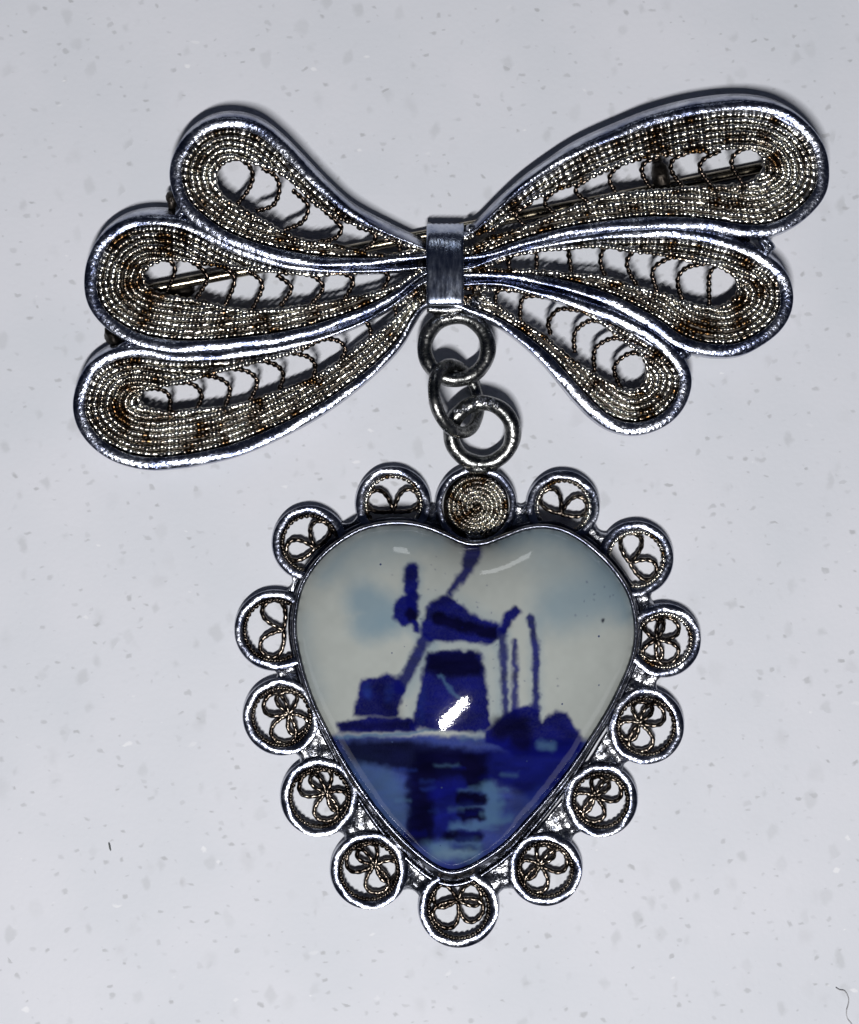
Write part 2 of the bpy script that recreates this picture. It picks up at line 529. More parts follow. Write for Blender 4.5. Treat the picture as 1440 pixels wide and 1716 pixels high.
for pi, P in enumerate(PETALS):
    HOLE = widen(P["hole"], 5.5)
    line = smooth_line(catmull(P["frame"], False, 4.0), False, 4)
    n = len(line)
    u = np.linspace(0, 1, n)
    blob = np.clip(np.sin(u * math.pi) * 1.5 - 0.15, 0, 1)        # 1 at the rounded end, 0 at the tip
    wid = 7.5 + 13.0 * blob
    zt = bow_z(line[:, 1]) + P["z"]
    nrm = normals2d(line, False)
    c = line.mean(0)
    outward = np.sign(((line - c) * nrm).sum(1).mean())
    # frame wire: a flat topped ribbon with rounded shoulders and a flaring outer wall
    path = to_world(np.hstack([line, zt[:, None]]))
    h = 38.0
    face = np.clip(-nrm[:, 1] * outward, 0, 1) ** 1.5
    fls = 0.5 + 13.0 * face      # the sides that face away lean out
    prof2 = []
    for w, fl, fc in zip(wid, fls, face):
        e = w / 2
        prof2.append([(-e, -h), (-e, -2.5), (-e + 0.4, -0.8), (-e + 1.2, 0.0), (0, 0.1), (e - 1.4 - 6.0 * fc, -0.1), (e - 0.5 - 2.5 * fc, -1.0 - 1.4 * fc), (e, -2.6 - 3.5 * fc), (e + fl * 0.5, -h * 0.6), (e + fl, -h)])
    prof2 = np.array(prof2)
    # sweep's side vector is t x up; find whether that points outwards
    tw = path[n // 2 + 1] - path[n // 2 - 1]
    sd = np.array([tw[1], -tw[0]])
    cw = path.mean(0)
    if np.dot(sd, (path[n // 2] - cw)[:2]) < 0:
        prof2[:, :, 0] *= -1
        prof2 = prof2[:, ::-1]
    sv = np.arange(n) * 4.0
    lean = 1.1 * np.sin(sv / 37 + pi) + 0.9 * np.sin(sv / 83 + 2 * pi) + 0.5 * np.sin(sv / 13 + pi)
    half = prof2[:, :, 0] / (wid[:, None] / 2)
    prof2[:, 1:8, 1] -= (half * lean[:, None])[:, 1:8]
    petal = child("petal", sweep(path, prof2 * S), M_FRAME, bow, BOWC)

    # filigree field: twisted wires laid side by side between the frame and the opening
    NS = 420
    F = resample(line, False, count=NS)
    Wd = np.interp(np.linspace(0, 1, NS), u, wid)
    Fn = normals2d(F, False) * outward
    Fi = F - Fn * (Wd[:, None] / 2 + 0.5)
    H = resample(HOLE, False, count=NS)
    # pair the curves by nearest position along the hole, kept monotone
    idx = np.array([np.argmin(((H - Fi[i]) ** 2).sum(1) + 0.02 * (np.arange(NS) - i) ** 2) for i in range(NS)], float)
    idx = np.maximum.accumulate(idx)
    k = np.ones(31) / 31
    idx = np.convolve(np.pad(idx, 15, mode='edge'), k, 'valid')
    H = np.stack([np.interp(idx, np.arange(NS), H[:, a]) for a in range(2)], axis=1)
    wloc = np.linalg.norm(H - Fi, axis=1)
    wloc = np.convolve(np.pad(wloc, 6, mode='edge'), np.ones(13) / 13, 'valid')
    dirv = (H - Fi) / (np.linalg.norm(H - Fi, axis=1, keepdims=True) + 1e-6)
    pitch = 10.4
    FS = np.concatenate([[0], np.cumsum(np.linalg.norm(np.diff(Fi, axis=0), axis=1))])
    FS = np.maximum(FS * 0.93, 0)
    i = 0
    while True:
        d = pitch * (i + 0.55)
        ok = wloc > d + 1.5
        if ok.sum() < 25 or d > wloc.max():
            break
        # the longest run
        runs, st = [], None
        for q in range(NS + 1):
            if q < NS and ok[q]:
                st = q if st is None else st
            elif st is not None:
                runs.append((st, q)); st = None
        for a, b in runs:
            if b - a < 18:
                continue
            pts = Fi[a:b] + dirv[a:b] * d
            pts = smooth_line(pts, False, 3)
            z = bow_z(pts[:, 1]) + P["z"] - 17 + 9.0 * np.clip(d / 45.0, 0, 1)
            p3 = np.hstack([pts, z[:, None]])
            child("twisted_wire", twisted(p3, 5.5 + 0.5 * (d > 30), 12.4, False, phase=0.4 + pi, taper=12, beaded=True, along=FS[a:b]), M_FIL, petal, BOWC)
        i += 1
    # dark strip added behind the packed wires to darken the gaps between them
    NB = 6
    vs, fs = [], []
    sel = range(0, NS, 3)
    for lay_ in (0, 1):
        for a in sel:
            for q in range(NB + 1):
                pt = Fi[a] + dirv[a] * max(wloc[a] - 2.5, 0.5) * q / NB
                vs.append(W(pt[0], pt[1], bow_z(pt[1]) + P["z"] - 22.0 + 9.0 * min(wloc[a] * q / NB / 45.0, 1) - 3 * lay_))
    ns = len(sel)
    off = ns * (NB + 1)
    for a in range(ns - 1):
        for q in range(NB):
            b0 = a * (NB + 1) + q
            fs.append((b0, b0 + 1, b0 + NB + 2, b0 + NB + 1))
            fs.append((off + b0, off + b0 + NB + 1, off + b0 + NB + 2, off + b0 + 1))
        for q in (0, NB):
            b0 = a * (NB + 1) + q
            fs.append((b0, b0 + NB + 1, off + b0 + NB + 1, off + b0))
    child("gap_darkener", (np.array(vs), fs), M_BACK, petal, BOWC)
    # inner loop round the opening
    hl = HOLE
    hz = bow_z(hl[:, 1]) + P["z"] - 9
    child("twisted_wire", twisted(np.hstack([hl, hz[:, None]]), 5.6, 11.5, False, phase=pi, taper=10, beaded=True), M_FIL, petal, BOWC)
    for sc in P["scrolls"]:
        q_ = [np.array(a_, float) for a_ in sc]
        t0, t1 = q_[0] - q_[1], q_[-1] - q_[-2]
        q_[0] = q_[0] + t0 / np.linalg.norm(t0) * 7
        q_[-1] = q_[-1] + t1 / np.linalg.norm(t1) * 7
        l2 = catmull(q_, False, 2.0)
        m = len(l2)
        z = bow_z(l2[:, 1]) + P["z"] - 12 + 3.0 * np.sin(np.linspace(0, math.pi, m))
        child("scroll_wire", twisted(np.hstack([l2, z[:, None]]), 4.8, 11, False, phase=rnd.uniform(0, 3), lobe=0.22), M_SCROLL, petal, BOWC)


# webs of solder where neighbouring petals meet at the outside
def blob(cx, cy, cz, lx, ly, lz, ang, seed, rough=0.16, nu=18, nv=10):
    r = random.Random(seed)
    ph = [(r.uniform(0, 6.28), r.uniform(1.5, 4.5), r.uniform(1.0, 3.5)) for _ in range(5)]
    verts, faces = [], []
    k = (D - cz) / D
    for j in range(nv + 1):
        t = math.pi * j / nv
        for i2 in range(nu):
            a = 2 * math.pi * i2 / nu
            d = 1 + rough * sum(math.sin(a * round(q[1]) + q[0]) * math.sin(t * q[2] + q[0]) for q in ph) * 0.6
            x, y, z = math.sin(t) * math.cos(a) * lx * d, math.sin(t) * math.sin(a) * ly * d, math.cos(t) * lz * d
            X = x * math.cos(ang) - y * math.sin(ang)
            Y = x * math.sin(ang) + y * math.cos(ang)
            verts.append((((cx - 720) * k + X) * S, ((858 - cy) * k + Y) * S, (cz + z) * S))
    for j in range(nv):
        for i2 in range(nu):
            i3 = (i2 + 1) % nu
            faces.append((j * nu + i2, (j + 1) * nu + i2, (j + 1) * nu + i3, j * nu + i3))
    return np.array(verts), faces


for s, (x, y, lx, ly, a) in enumerate([(305, 357, 15, 9, 0.9), (216, 578, 20, 9, 0.3), (1284, 408, 19, 10, -0.9), (1143, 585, 19, 11, -0.9)]):
    child("solder_web", blob(x, y, bow_z(y) - 10, lx, ly, 11, a, 40 + s), M_FRAME, bow, BOWC)
for s, (x, y, lx, ly, a) in enumerate([(290, 333, 11, 17, -0.3), (188, 562, 13, 17, 0.4)]):
    child("back_stud", blob(x, y, bow_z(y) - 36, lx, ly, 16, a, 60 + s), M_BACK, bow, BOWC)
for s, (x, y, lx, ly, a) in enumerate([(803, 452, 12, 14, 0.2), (800, 480, 13, 12, 0.5), (797, 505, 10, 10, 0.8), (789, 385, 9, 9, 0.2), (705, 450, 9, 12, 0.2), (706, 490, 9, 13, 0.1)]):
    child("solder_bead", blob(x, y, bow_z(y) - 12, lx, ly, 10, a, 80 + s, 0.22), M_SOLDER if s in (2, 3) else M_FIL, bow, BOWC)

# the band round the middle: a strap bent over the petals
prof = [(y_, z_ - 6) for y_, z_ in [(374, 28), (375, 44), (378, 56), (384, 67), (392, 76), (400, 82), (408, 86.2), (416, 89.6), (424, 92.4), (434, 94.6), (450, 96), (470, 96.5), (496, 96.2), (507, 95.6), (510, 94.4), (511.4, 91), (512, 74), (512, 40)]]
inner = [(y + (5 if y < 440 else -5 if y > 480 else 0), z - 5) for y, z in prof]
verts, faces = [], []
NX = 24
for i in range(NX + 1):
    t = i / NX
    x = 715 + 62.5 * t
    edge = min(t, 1 - t) * 62.5
    drop = 1.6 * math.exp(-edge / 1.6)
    for y, z in prof:
        fl = 0.7 * math.sin(t * 44) if y < 398 else 0.0
        verts.append(W(x + 0.6 * math.sin(y * 0.07), y + fl, z - drop + 0.5 * math.sin(t * 5 + y * 0.05)))
    for y, z in reversed(inner):
        verts.append(W(x, y, z))
m = len(prof) * 2
for i in range(NX):
    for k in range(m):
        l = (k + 1) % m
        faces.append((i * m + k, i * m + l, (i + 1) * m + l, (i + 1) * m + k))
faces.append(tuple(range(m))[::-1])
faces.append(tuple(NX * m + k for k in range(m)))
child("centre_band", (np.array(verts), faces), M_CLASP, bow, BOWC)
lip = resample(np.array([(716., 518, 52), (746, 520, 53), (777, 518, 52)]), False, 4)
child("band_lip", round_wire(lip, 6.0), M_RING, bow, BOWC)

# the pin on the back, seen through the openings
pin = resample(np.array([(240., 487, 20), (720, 393, 15), (1290, 279, 11)]), False, 20)
child("pin_stem", round_wire(pin, 9.5, sides=14), M_PIN, bow, BOWC)
for nm, (x, y, lx, ly, lz) in {"pin_catch": (284, 495, 46, 12, 12), "pin_hinge": (1108, 296, 16, 26, 20)}.items():
    child(nm, blob(x, y, bow_z(y) - 40 if nm == "pin_hinge" else 18, lx, ly, lz, 0.2, 99, 0.05), M_BACK, bow, BOWC)
child("hinge_barrel", round_wire(resample(np.array([(1100., 262, 24), (1116, 330, 26)]), False, 6), 9, sides=12), M_BACK, bow, BOWC)

# hanging ring soldered under the band
def torus(cx, cy, cz, R, r, tilt_axis, tilt, spin=0.0, squash=1.0, nseg=84, wob=0.03, sides=14):
    """a wire ring; tilt_axis is the angle of the hinge line in plan, tilt its lean"""
    a = np.arange(nseg) / nseg * 2 * math.pi
    x, y = R * squash * np.cos(a), R * np.sin(a)
    xs = x * math.cos(spin) - y * math.sin(spin)
    ys = x * math.sin(spin) + y * math.cos(spin)
    ca, sa = math.cos(tilt_axis), math.sin(tilt_axis)
    along, across = xs * ca + ys * sa, -xs * sa + ys * ca
    z = across * math.sin(tilt)
    across = across * math.cos(tilt)
    X, Y = along * ca - across * sa, along * sa + across * ca
    k = (D - cz) / D
    p = np.stack([((cx - 720) * k + X) * S, ((858 - cy) * k + Y) * S, (cz + z) * S], axis=1)
    up = np.array([sa * math.sin(tilt), -ca * math.sin(tilt), math.cos(tilt)])
    return round_wire(p, r, True, sides, up, True, wob)


child("hanging_ring", torus(765, 583, 45, 52.5, 13.0, 0.0, math.radians(-4)), M_RING, bow, BOWC)
child("solder_bead", blob(752, 528, 45, 26, 9, 12, 0.0, 5), M_RING, bow, BOWC)

# ---------------------------------------------------------------- the loose link
link = empty("chain_link", W(766, 668, 0),
             "dark narrow link threaded between the ring under the bow and the heart's ring", "chain link")
LC = np.array(link.location)
child("link_wire", torus(765, 668, 57, 57, 10.5, math.radians(90 + 13), math.radians(51), squash=1.0, wob=0.04), M_RING, link, LC)

# ---------------------------------------------------------------- the heart pendant
heart = empty("heart_pendant", W(780, 1160, 0),
              "heart pendant with a blue windmill painted on domed white porcelain inside silver filigree scallops", "pendant")
HC = np.array(heart.location)

HEART = [(789, 911), (770, 906), (751, 897), (717, 883), (683, 876), (649, 876), (607, 885), (565, 909), (531, 940), (506, 979), (495, 1021), (493, 1059),
         (499, 1097), (510, 1140), (527, 1186), (548, 1229), (573, 1275), (603, 1322), (637, 1368), (671, 1406), (705, 1437), (732, 1456), (757, 1464),
         (785, 1457), (815, 1440), (849, 1415), (887, 1375), (925, 1332), (959, 1288), (993, 1237), (1022, 1190), (1043, 1148), (1060, 1106),
         (1067, 1068), (1065, 1029), (1056, 996), (1039, 966), (1014, 936), (980, 907), (946, 888), (912, 881), (878, 885), (844, 898), (814, 909)]
HL = smooth_line(catmull(HEART, True, 4.0), True, 3)
nrmH = normals2d(HL, True)
if ((HL - HL.mean(0)) * nrmH).sum() < 0:
    nrmH = -nrmH


def rim_z(y):
    return 64.0 - (np.asarray(y, float) - 1170.0) * 0.045


# bezel: collar that leans in over the stone, flaring towards the bottom point
flare = 2.5 + 13.5 * np.clip((HL[:, 1] - 1240) / 220.0, 0, 1) ** 1.2
zr = rim_z(HL[:, 1])
prof = np.zeros((len(HL), 9, 2))
rings = []
for s_, zz in [(-0.4, -14), (-4.6, -12), (-4.0, -1.5), (-2.0, 0.6), (0.6, 0.4), (2.4, -1.8)]:
    rings.append(np.hstack([HL + nrmH * s_, (zr + zz)[:, None]]))
rings.append(np.hstack([HL + nrmH * (flare * 0.5 + 2.2)[:, None], (zr * 0.60 + 4)[:, None]]))
rings.append(np.hstack([HL + nrmH * (flare + 2)[:, None], np.full((len(HL), 1), 12.0)]))
rings.append(np.hstack([HL - nrmH * 8, np.full((len(HL), 1), 12.0)]))
kk = [to_world(r) for r in rings[1:]]
N = len(HL)
verts = np.vstack(kk)
faces = []
nr = len(kk)
for q in range(nr):
    q2 = (q + 1) % nr
    for i in range(N):
        j = (i + 1) % N
        faces.append((q * N + i, q * N + j, q2 * N + j, q2 * N + i))
child("bezel", (verts, faces), M_BEZEL, heart, HC)
base = HL + nrmH * (flare + 3)[:, None]
child("base_wire", round_wire(np.hstack([base, np.full((N, 1), 15.0)]), 4.5, True, 8), M_BEZEL, heart, HC)

# porcelain dome: membrane height over the heart outline
GX0, GY0, GS = 480.0, 860.0, 4.0
gw, gh = 152, 156
gx, gy = np.meshgrid(GX0 + np.arange(gw) * GS, GY0 + np.arange(gh) * GS)
inset = HL - nrmH * 5.0


def inside(px, py, poly):
    res = np.zeros(px.shape, bool)
    x1, y1 = poly[:, 0], poly[:, 1]
    x2, y2 = np.roll(x1, -1), np.roll(y1, -1)
    for a, b, c, d in zip(x1, y1, x2, y2):
        cond = ((b > py) != (d > py))
        if b != d:
            res ^= cond & (px < (c - a) * (py - b) / (d - b) + a)
    return res


msk = inside(gx, gy, inset[::2])
uu = np.zeros_like(gx)
for it in range(2600):
    uu[1:-1, 1:-1] += 1.0 * (0.25 * (uu[2:, 1:-1] + uu[:-2, 1:-1] + uu[1:-1, 2:] + uu[1:-1, :-2]) + 1.0 - uu[1:-1, 1:-1])
    uu[~msk] = 0
uu /= uu.max()


def bil(f, x, y):
    fx = np.clip((x - GX0) / GS, 0, gw - 1.001)
    fy = np.clip((y - GY0) / GS, 0, gh - 1.001)
    ix, iy = fx.astype(int), fy.astype(int)
    a, b = fx - ix, fy - iy
    return f[iy, ix] * (1 - a) * (1 - b) + f[iy, ix + 1] * a * (1 - b) + f[iy + 1, ix] * (1 - a) * b + f[iy + 1, ix + 1] * a * b


NA, NR = 900, 190
ctr = np.array([780.0, 1120.0])
rim = resample(inset, True, count=NA)
tt = (np.arange(1, NR + 1) / NR) ** 0.85
px = ctr[0] + (rim[:, 0] - ctr[0])[None, :] * tt[:, None]
py = ctr[1] + (rim[:, 1] - ctr[1])[None, :] * tt[:, None]
px = np.concatenate([[ctr[0]], px.ravel()])
py = np.concatenate([[ctr[1]], py.ravel()])
hgt = np.clip(bil(uu, px, py), 0, 1)
pz = rim_z(py) - 13 + 87.0 * hgt ** 0.77
pts = to_world(np.stack([px, py, pz], axis=1))
# the dome is laid out at one height so that its painting keeps its drawing
faces = [(0, 1 + i, 1 + (i + 1) % NA) for i in range(NA)]
for r_ in range(NR - 1):
    o1, o2 = 1 + r_ * NA, 1 + (r_ + 1) * NA
    for i in range(NA):
        j = (i + 1) % NA
        faces.append((o1 + i, o2 + i, o2 + j, o1 + j))
dome = child("porcelain_heart", (pts, faces), porcelain_material(), heart, HC)


# the painting: brush strokes in cobalt, evaluated per vertex
def srgb(c):
    c = np.array(c, float) / 255
    return np.where(c <= 0.04045, c / 12.92, ((c + 0.055) / 1.055) ** 2.4)


def vnoise(x, y, seed):
    r = np.random.RandomState(seed)
    tab = r.rand(256, 256)
    ix, iy = np.floor(x).astype(int), np.floor(y).astype(int)
    a, b = x - ix, y - iy
    a, b = a * a * (3 - 2 * a), b * b * (3 - 2 * b)
    g = lambda i, j: tab[i % 256, j % 256]
    return g(ix, iy) * (1 - a) * (1 - b) + g(ix + 1, iy) * a * (1 - b) + g(ix, iy + 1) * (1 - a) * b + g(ix + 1, iy + 1) * a * b


ZX = 1440 / 610.0
qx = (px - 480) * ZX
qy = (py - 860) * ZX
ex = (vnoise(qx / 22, qy / 22, 1) - 0.5) * 12 + (vnoise(qx / 9, qy / 9, 2) - 0.5) * 4
ey = (vnoise(qx / 22, qy / 22, 3) - 0.5) * 12 + (vnoise(qx / 9, qy / 9, 4) - 0.5) * 4
wx, wy = qx + ex, qy + ey
grain = vnoise(qx / 4, qy / 4, 5)
cloudy = vnoise(qx / 60, qy / 60, 6) * 0.6 + vnoise(qx / 25, qy / 25, 7) * 0.4

WHITE = np.array([0.365, 0.39, 0.372])
wash = np.clip(0.5 + 1.6 * (vnoise(qx / 90, qy / 40, 8) * 0.65 + vnoise(qx / 40, qy / 16, 9) * 0.35 - 0.5), 0, 1)
paint = np.repeat(WHITE[None], len(px), 0) * (0.94 + 0.12 * cloudy)[:, None]
cDARK = np.array([0.002, 0.0016, 0.014])
cBLUE = np.array([0.003, 0.004, 0.095])
cMID = np.array([0.012, 0.026, 0.16])
cSOFT = np.array([0.06, 0.125, 0.225])
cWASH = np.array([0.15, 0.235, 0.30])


def lay(d, col, alpha, soft):
    global paint
    soft = soft * 1.35
    a = np.clip(0.5 - d / (2 * soft), 0, 1)
    a = a * a * (3 - 2 * a) * alpha
    a = np.clip(a * (0.97 + 0.03 * grain), 0, 1)
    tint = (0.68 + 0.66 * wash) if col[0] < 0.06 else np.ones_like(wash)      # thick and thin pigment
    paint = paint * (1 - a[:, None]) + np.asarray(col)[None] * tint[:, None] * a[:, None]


def stroke_d(pts_, w0, w1=None):
    w1 = w0 if w1 is None else w1
    d = np.full(len(px), 1e9)
    n_ = len(pts_) - 1
    for i_ in range(max(1, n_)):
        a = np.array(pts_[i_], float)
        b = np.array(pts_[min(i_ + 1, n_)], float)
        ab = b - a
        L2 = (ab ** 2).sum() + 1e-9
        t = np.clip(((wx - a[0]) * ab[0] + (wy - a[1]) * ab[1]) / L2, 0, 1)
        w = (w0 + (w1 - w0) * (i_ + t) / max(1, n_)) / 2
        d = np.minimum(d, np.hypot(wx - a[0] - t * ab[0], wy - a[1] - t * ab[1]) - w)
    return d


def poly_d(pts_):
    P_ = np.array(pts_, float)
    ins = inside(wx, wy, P_)
    d = np.full(len(px), 1e9)
    for a, b in zip(P_, np.roll(P_, -1, 0)):
        ab = b - a
        t = np.clip(((wx - a[0]) * ab[0] + (wy - a[1]) * ab[1]) / ((ab ** 2).sum() + 1e-9), 0, 1)
        d = np.minimum(d, np.hypot(wx - a[0] - t * ab[0], wy - a[1] - t * ab[1]))
    return np.where(ins, -d, d)


def st(pts_, w0, col, alpha=1.0, soft=9, w1=None):
    lay(stroke_d(pts_, w0, w1), col, alpha, soft)


def po(pts_, col, alpha=1.0, soft=9):
    lay(poly_d(pts_), col, alpha, soft)


# cloud washes, then teal strokes along the upper and left edges of the dome
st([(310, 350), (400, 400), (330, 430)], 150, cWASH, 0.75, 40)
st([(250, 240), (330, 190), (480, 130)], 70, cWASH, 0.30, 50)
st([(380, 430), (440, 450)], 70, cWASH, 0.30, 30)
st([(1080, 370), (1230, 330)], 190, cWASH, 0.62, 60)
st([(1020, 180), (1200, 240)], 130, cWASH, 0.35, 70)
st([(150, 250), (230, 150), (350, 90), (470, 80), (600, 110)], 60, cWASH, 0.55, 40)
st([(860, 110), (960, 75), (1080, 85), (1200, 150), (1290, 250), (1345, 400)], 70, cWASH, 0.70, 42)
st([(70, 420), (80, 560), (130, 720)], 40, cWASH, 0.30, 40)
# pale halo of thin glaze round the mill
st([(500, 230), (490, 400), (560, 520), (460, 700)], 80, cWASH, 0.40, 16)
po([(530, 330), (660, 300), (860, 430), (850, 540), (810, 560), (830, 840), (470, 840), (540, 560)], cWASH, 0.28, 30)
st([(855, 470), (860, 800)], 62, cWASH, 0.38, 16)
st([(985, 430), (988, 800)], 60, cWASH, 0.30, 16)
# water
po([(150, 880), (480, 880), (640, 880), (1180, 895), (1300, 900), (1000, 1300), (660, 1480), (300, 1250)], cMID, 0.96, 10)
st([(300, 1020), (420, 1180)], 150, cSOFT, 0.40, 50)
st([(400, 1040), (430, 1090)], 60, cSOFT, 0.35, 30)
po([(520, 940), (1150, 930), (1110, 1040), (1000, 1150), (900, 1090), (820, 1060), (640, 1300), (480, 1280), (490, 1020)], cBLUE, 0.92, 16)
po([(205, 902), (490, 895), (800, 950), (790, 1040), (560, 1060), (520, 1040), (430, 1010), (260, 985)], cDARK, 0.92, 16)
for y in range(1020, 1300, 52):
    st([(505 + 8 * math.sin(y), y), (555, y + 6)], 62, cDARK, 0.85, 12)
st([(560, 1010), (540, 1270)], 60, cDARK, 0.7, 20)
st([(725, 1000), (752, 1060)], 84, cDARK, 0.95, 12)
st([(590, 1100), (680, 1100)], 60, cBLUE, 0.7, 20)
st([(800, 1090), (830, 1150), (810, 1190)], 66, cSOFT, 0.78, 14)
st([(690, 1100), (760, 1090)], 16, cSOFT, 0.45, 10)
st([(700, 1170), (780, 1162)], 14, cSOFT, 0.5, 8)
st([(660, 1240), (760, 1236), (880, 1205)], 34, cSOFT, 0.72, 12)
st([(695, 1130), (772, 1132)], 54, cDARK, 1.0, 8)
st([(700, 1190), (766, 1190)], 48, cDARK, 1.0, 8)
st([(645, 1278), (758, 1276)], 42, cDARK, 0.95, 9)
st([(600, 1335), (740, 1325)], 62, cSOFT, 0.72, 18)
st([(600, 1345), (730, 1340)], 44, np.array([0.13, 0.20, 0.26]), 0.6, 22)
wr = random.Random(21)
for _ in range(46):
    y0 = wr.uniform(990, 1390)
    x0 = 700 + wr.gauss(0, 1) * (1420 - y0) * 0.42
    ln = wr.uniform(25, 95)
    st([(x0 - ln / 2, y0 + wr.uniform(-5, 5)), (x0 + ln / 2, y0 + wr.uniform(-5, 5))], wr.uniform(8, 22),
       wr.choice([cSOFT, cDARK, cMID, cBLUE]), wr.uniform(0.25, 0.55), 9)
st([(560, 1310), (600, 1330)], 30, cSOFT, 0.5, 16)
st([(930, 1100), (980, 1090)], 56, cDARK, 0.5, 24)
st([(880, 1180), (1020, 1110)], 50, cMID, 0.5, 30)
st([(520, 1400), (640, 1415), (780, 1400)], 40, cBLUE, 0.7, 16)
# banks and bushes
po([(200, 830), (330, 800), (500, 812), (520, 862), (205, 872)], cBLUE, 1.0, 8)
st([(230, 845), (480, 838)], 34, cDARK, 0.7, 12)
st([(205, 886), (400, 876), (500, 868), (610, 850)], 13, cSOFT, 0.85, 6)
po([(298, 655), (350, 648), (372, 650), (395, 635), (450, 650), (470, 700), (440, 810), (265, 800), (278, 715)], cBLUE, 1.0, 8)
st([(320, 690), (322, 720)], 30, cMID, 0.7, 12)
st([(375, 700), (420, 790)], 60, cDARK, 0.55, 26)
st([(410, 690), (405, 730)], 30, cMID, 0.35, 14)
# the mill
st([(496, 222), (490, 300)], 56, cBLUE, 1.0, 8)
st([(496, 225), (494, 260)], 34, cDARK, 0.25, 14)
st([(470, 372), (468, 400)], 94, cBLUE, 1.0, 8)
st([(500, 330), (498, 400)], 50, cBLUE, 1.0, 8)
st([(492, 398), (500, 412)], 44, cDARK, 0.9, 8)
st([(505, 430), (520, 462)], 26, cBLUE, 1.0, 6)
st([(545, 500), (500, 600), (450, 690)], 44, cBLUE, 0.95, 9, 50)
st([(740, 150), (715, 225), (648, 318)], 74, cBLUE, 0.96, 9, 22)
po([(560, 352), (635, 322), (668, 345), (750, 405), (842, 440), (838, 500), (800, 522), (680, 508), (560, 510), (528, 485), (545, 400)], cBLUE, 1.0, 8)
st([(600, 415), (700, 446), (822, 474)], 50, cDARK, 0.95, 10)
st([(590, 360), (640, 345)], 40, cDARK, 0.45, 14)
po([(556, 556), (590, 545), (745, 545), (775, 560), (790, 640), (808, 840), (780, 870), (490, 850), (520, 740), (538, 620)], cBLUE, 1.0, 8)
po([(560, 552), (755, 548), (778, 600), (770, 640), (640, 650), (548, 625)], cDARK, 0.92, 14)
st([(540, 700), (530, 830)], 20, cMID, 0.4, 16)
st([(610, 640), (660, 710), (700, 740)], 12, cSOFT, 0.65, 6)
st([(858, 458), (880, 412), (912, 386)], 38, cBLUE, 1.0, 8)
st([(872, 450), (880, 440)], 34, cDARK, 0.35, 10)
st([(852, 470), (862, 620), (868, 800)], 34, cBLUE, 0.92, 8, 26)
st([(902, 505), (905, 600), (905, 800)], 24, cBLUE, 0.92, 8, 28)
st([(968, 415), (987, 530), (990, 780)], 34, cBLUE, 0.95, 7, 28)
po([(780, 862), (850, 808), (912, 772), (980, 756), (1012, 822), (1062, 782), (1112, 790), (1140, 842), (1176, 890), (1165, 945), (1100, 965), (900, 955), (790, 905)], cBLUE, 1.0, 8)
st([(850, 850), (920, 840), (930, 900)], 90, cDARK, 0.85, 18)
st([(1070, 830), (1120, 880)], 40, cDARK, 0.35, 16)
st([(1010, 915), (1050, 925)], 36, cSOFT, 0.65, 12)
st([(700, 885), (770, 878)], 24, cSOFT, 0.5, 12)
# stray specks of colour beside the brushwork
rs = random.Random(3)
for _ in range(70):
    a = rs.choice([(560, 320), (500, 300), (450, 320), (700, 360), (860, 560), (930, 560), (830, 700), (480, 720), (1010, 700), (1200, 300), (620, 250)])
    st([(a[0] + rs.gauss(0, 55), a[1] + rs.gauss(0, 60))], rs.uniform(3, 6), cBLUE, 0.55, 3)
st([(1252, 423)], 12, cDARK, 1.0, 4)

me = dome.data
att = me.color_attributes.new("glaze_painting", 'FLOAT_COLOR', 'POINT')
rgba = np.ones((len(px), 4), np.float32)
rgba[:, :3] = np.clip(paint, 0, 1)
if len(me.vertices) == len(px):
    att.data.foreach_set("color", rgba.ravel())

# scallops round the heart: (centre x, centre y, outer radius)
SCALLOPS = [(944, 849, 61), (1066, 936, 63), (1113, 1073, 62), (1083, 1217, 64), (1007, 1341, 62), (914, 1457, 62), (769, 1522, 67),
            (619, 1459, 65), (536, 1336, 66), (472, 1201, 65), (461, 1056, 68), (519, 910, 63), (659, 844, 63)]
ZS = 21.0


def circle(cx, cy, R, z, nseg=72, a0=0.0):
    a = a0 + np.arange(nseg) / nseg * 2 * math.pi
    return np.stack([cx + R * np.cos(a), cy + R * np.sin(a), np.full(nseg, float(z))], axis=1)


def rim_ring(cx, cy, R, z, width, seed):
    """upright ribbon bent to a ring: flat rounded top, straight sides"""
    p = circle(cx, cy, R - width / 2, z)
    r = random.Random(seed)
    n_ = len(p)
    e = width / 2
    pr = np.array([[(-e, -16), (-e - 0.2, -2.5), (-e + 0.3, -0.7), (-e + 1.2, 0.0), (e - 1.2, 0.0), (e - 0.3, -0.8), (e, -2.6), (e + 2, -16)]] * n_, float)
    a_ = np.arange(n_) / n_ * 2 * math.pi
    lean = 1.3 * np.sin(2 * a_ + r.uniform(0, 6)) + 0.9 * np.sin(3 * a_ + r.uniform(0, 6)) + 0.5 * np.sin(9 * a_ + r.uniform(0, 6))
    pr[:, 1:7, 1] -= pr[:, 1:7, 0] / e * lean[:, None]
    path = to_world(p)
    tw_ = path[1] - path[-1]
    sd_ = np.array([tw_[1], -tw_[0]])
    if np.dot(sd_, (path[0] - path.mean(0))[:2]) < 0:
        pr[:, :, 0] *= -1
        pr = pr[:, ::-1]
    return sweep(path, pr * S, True)


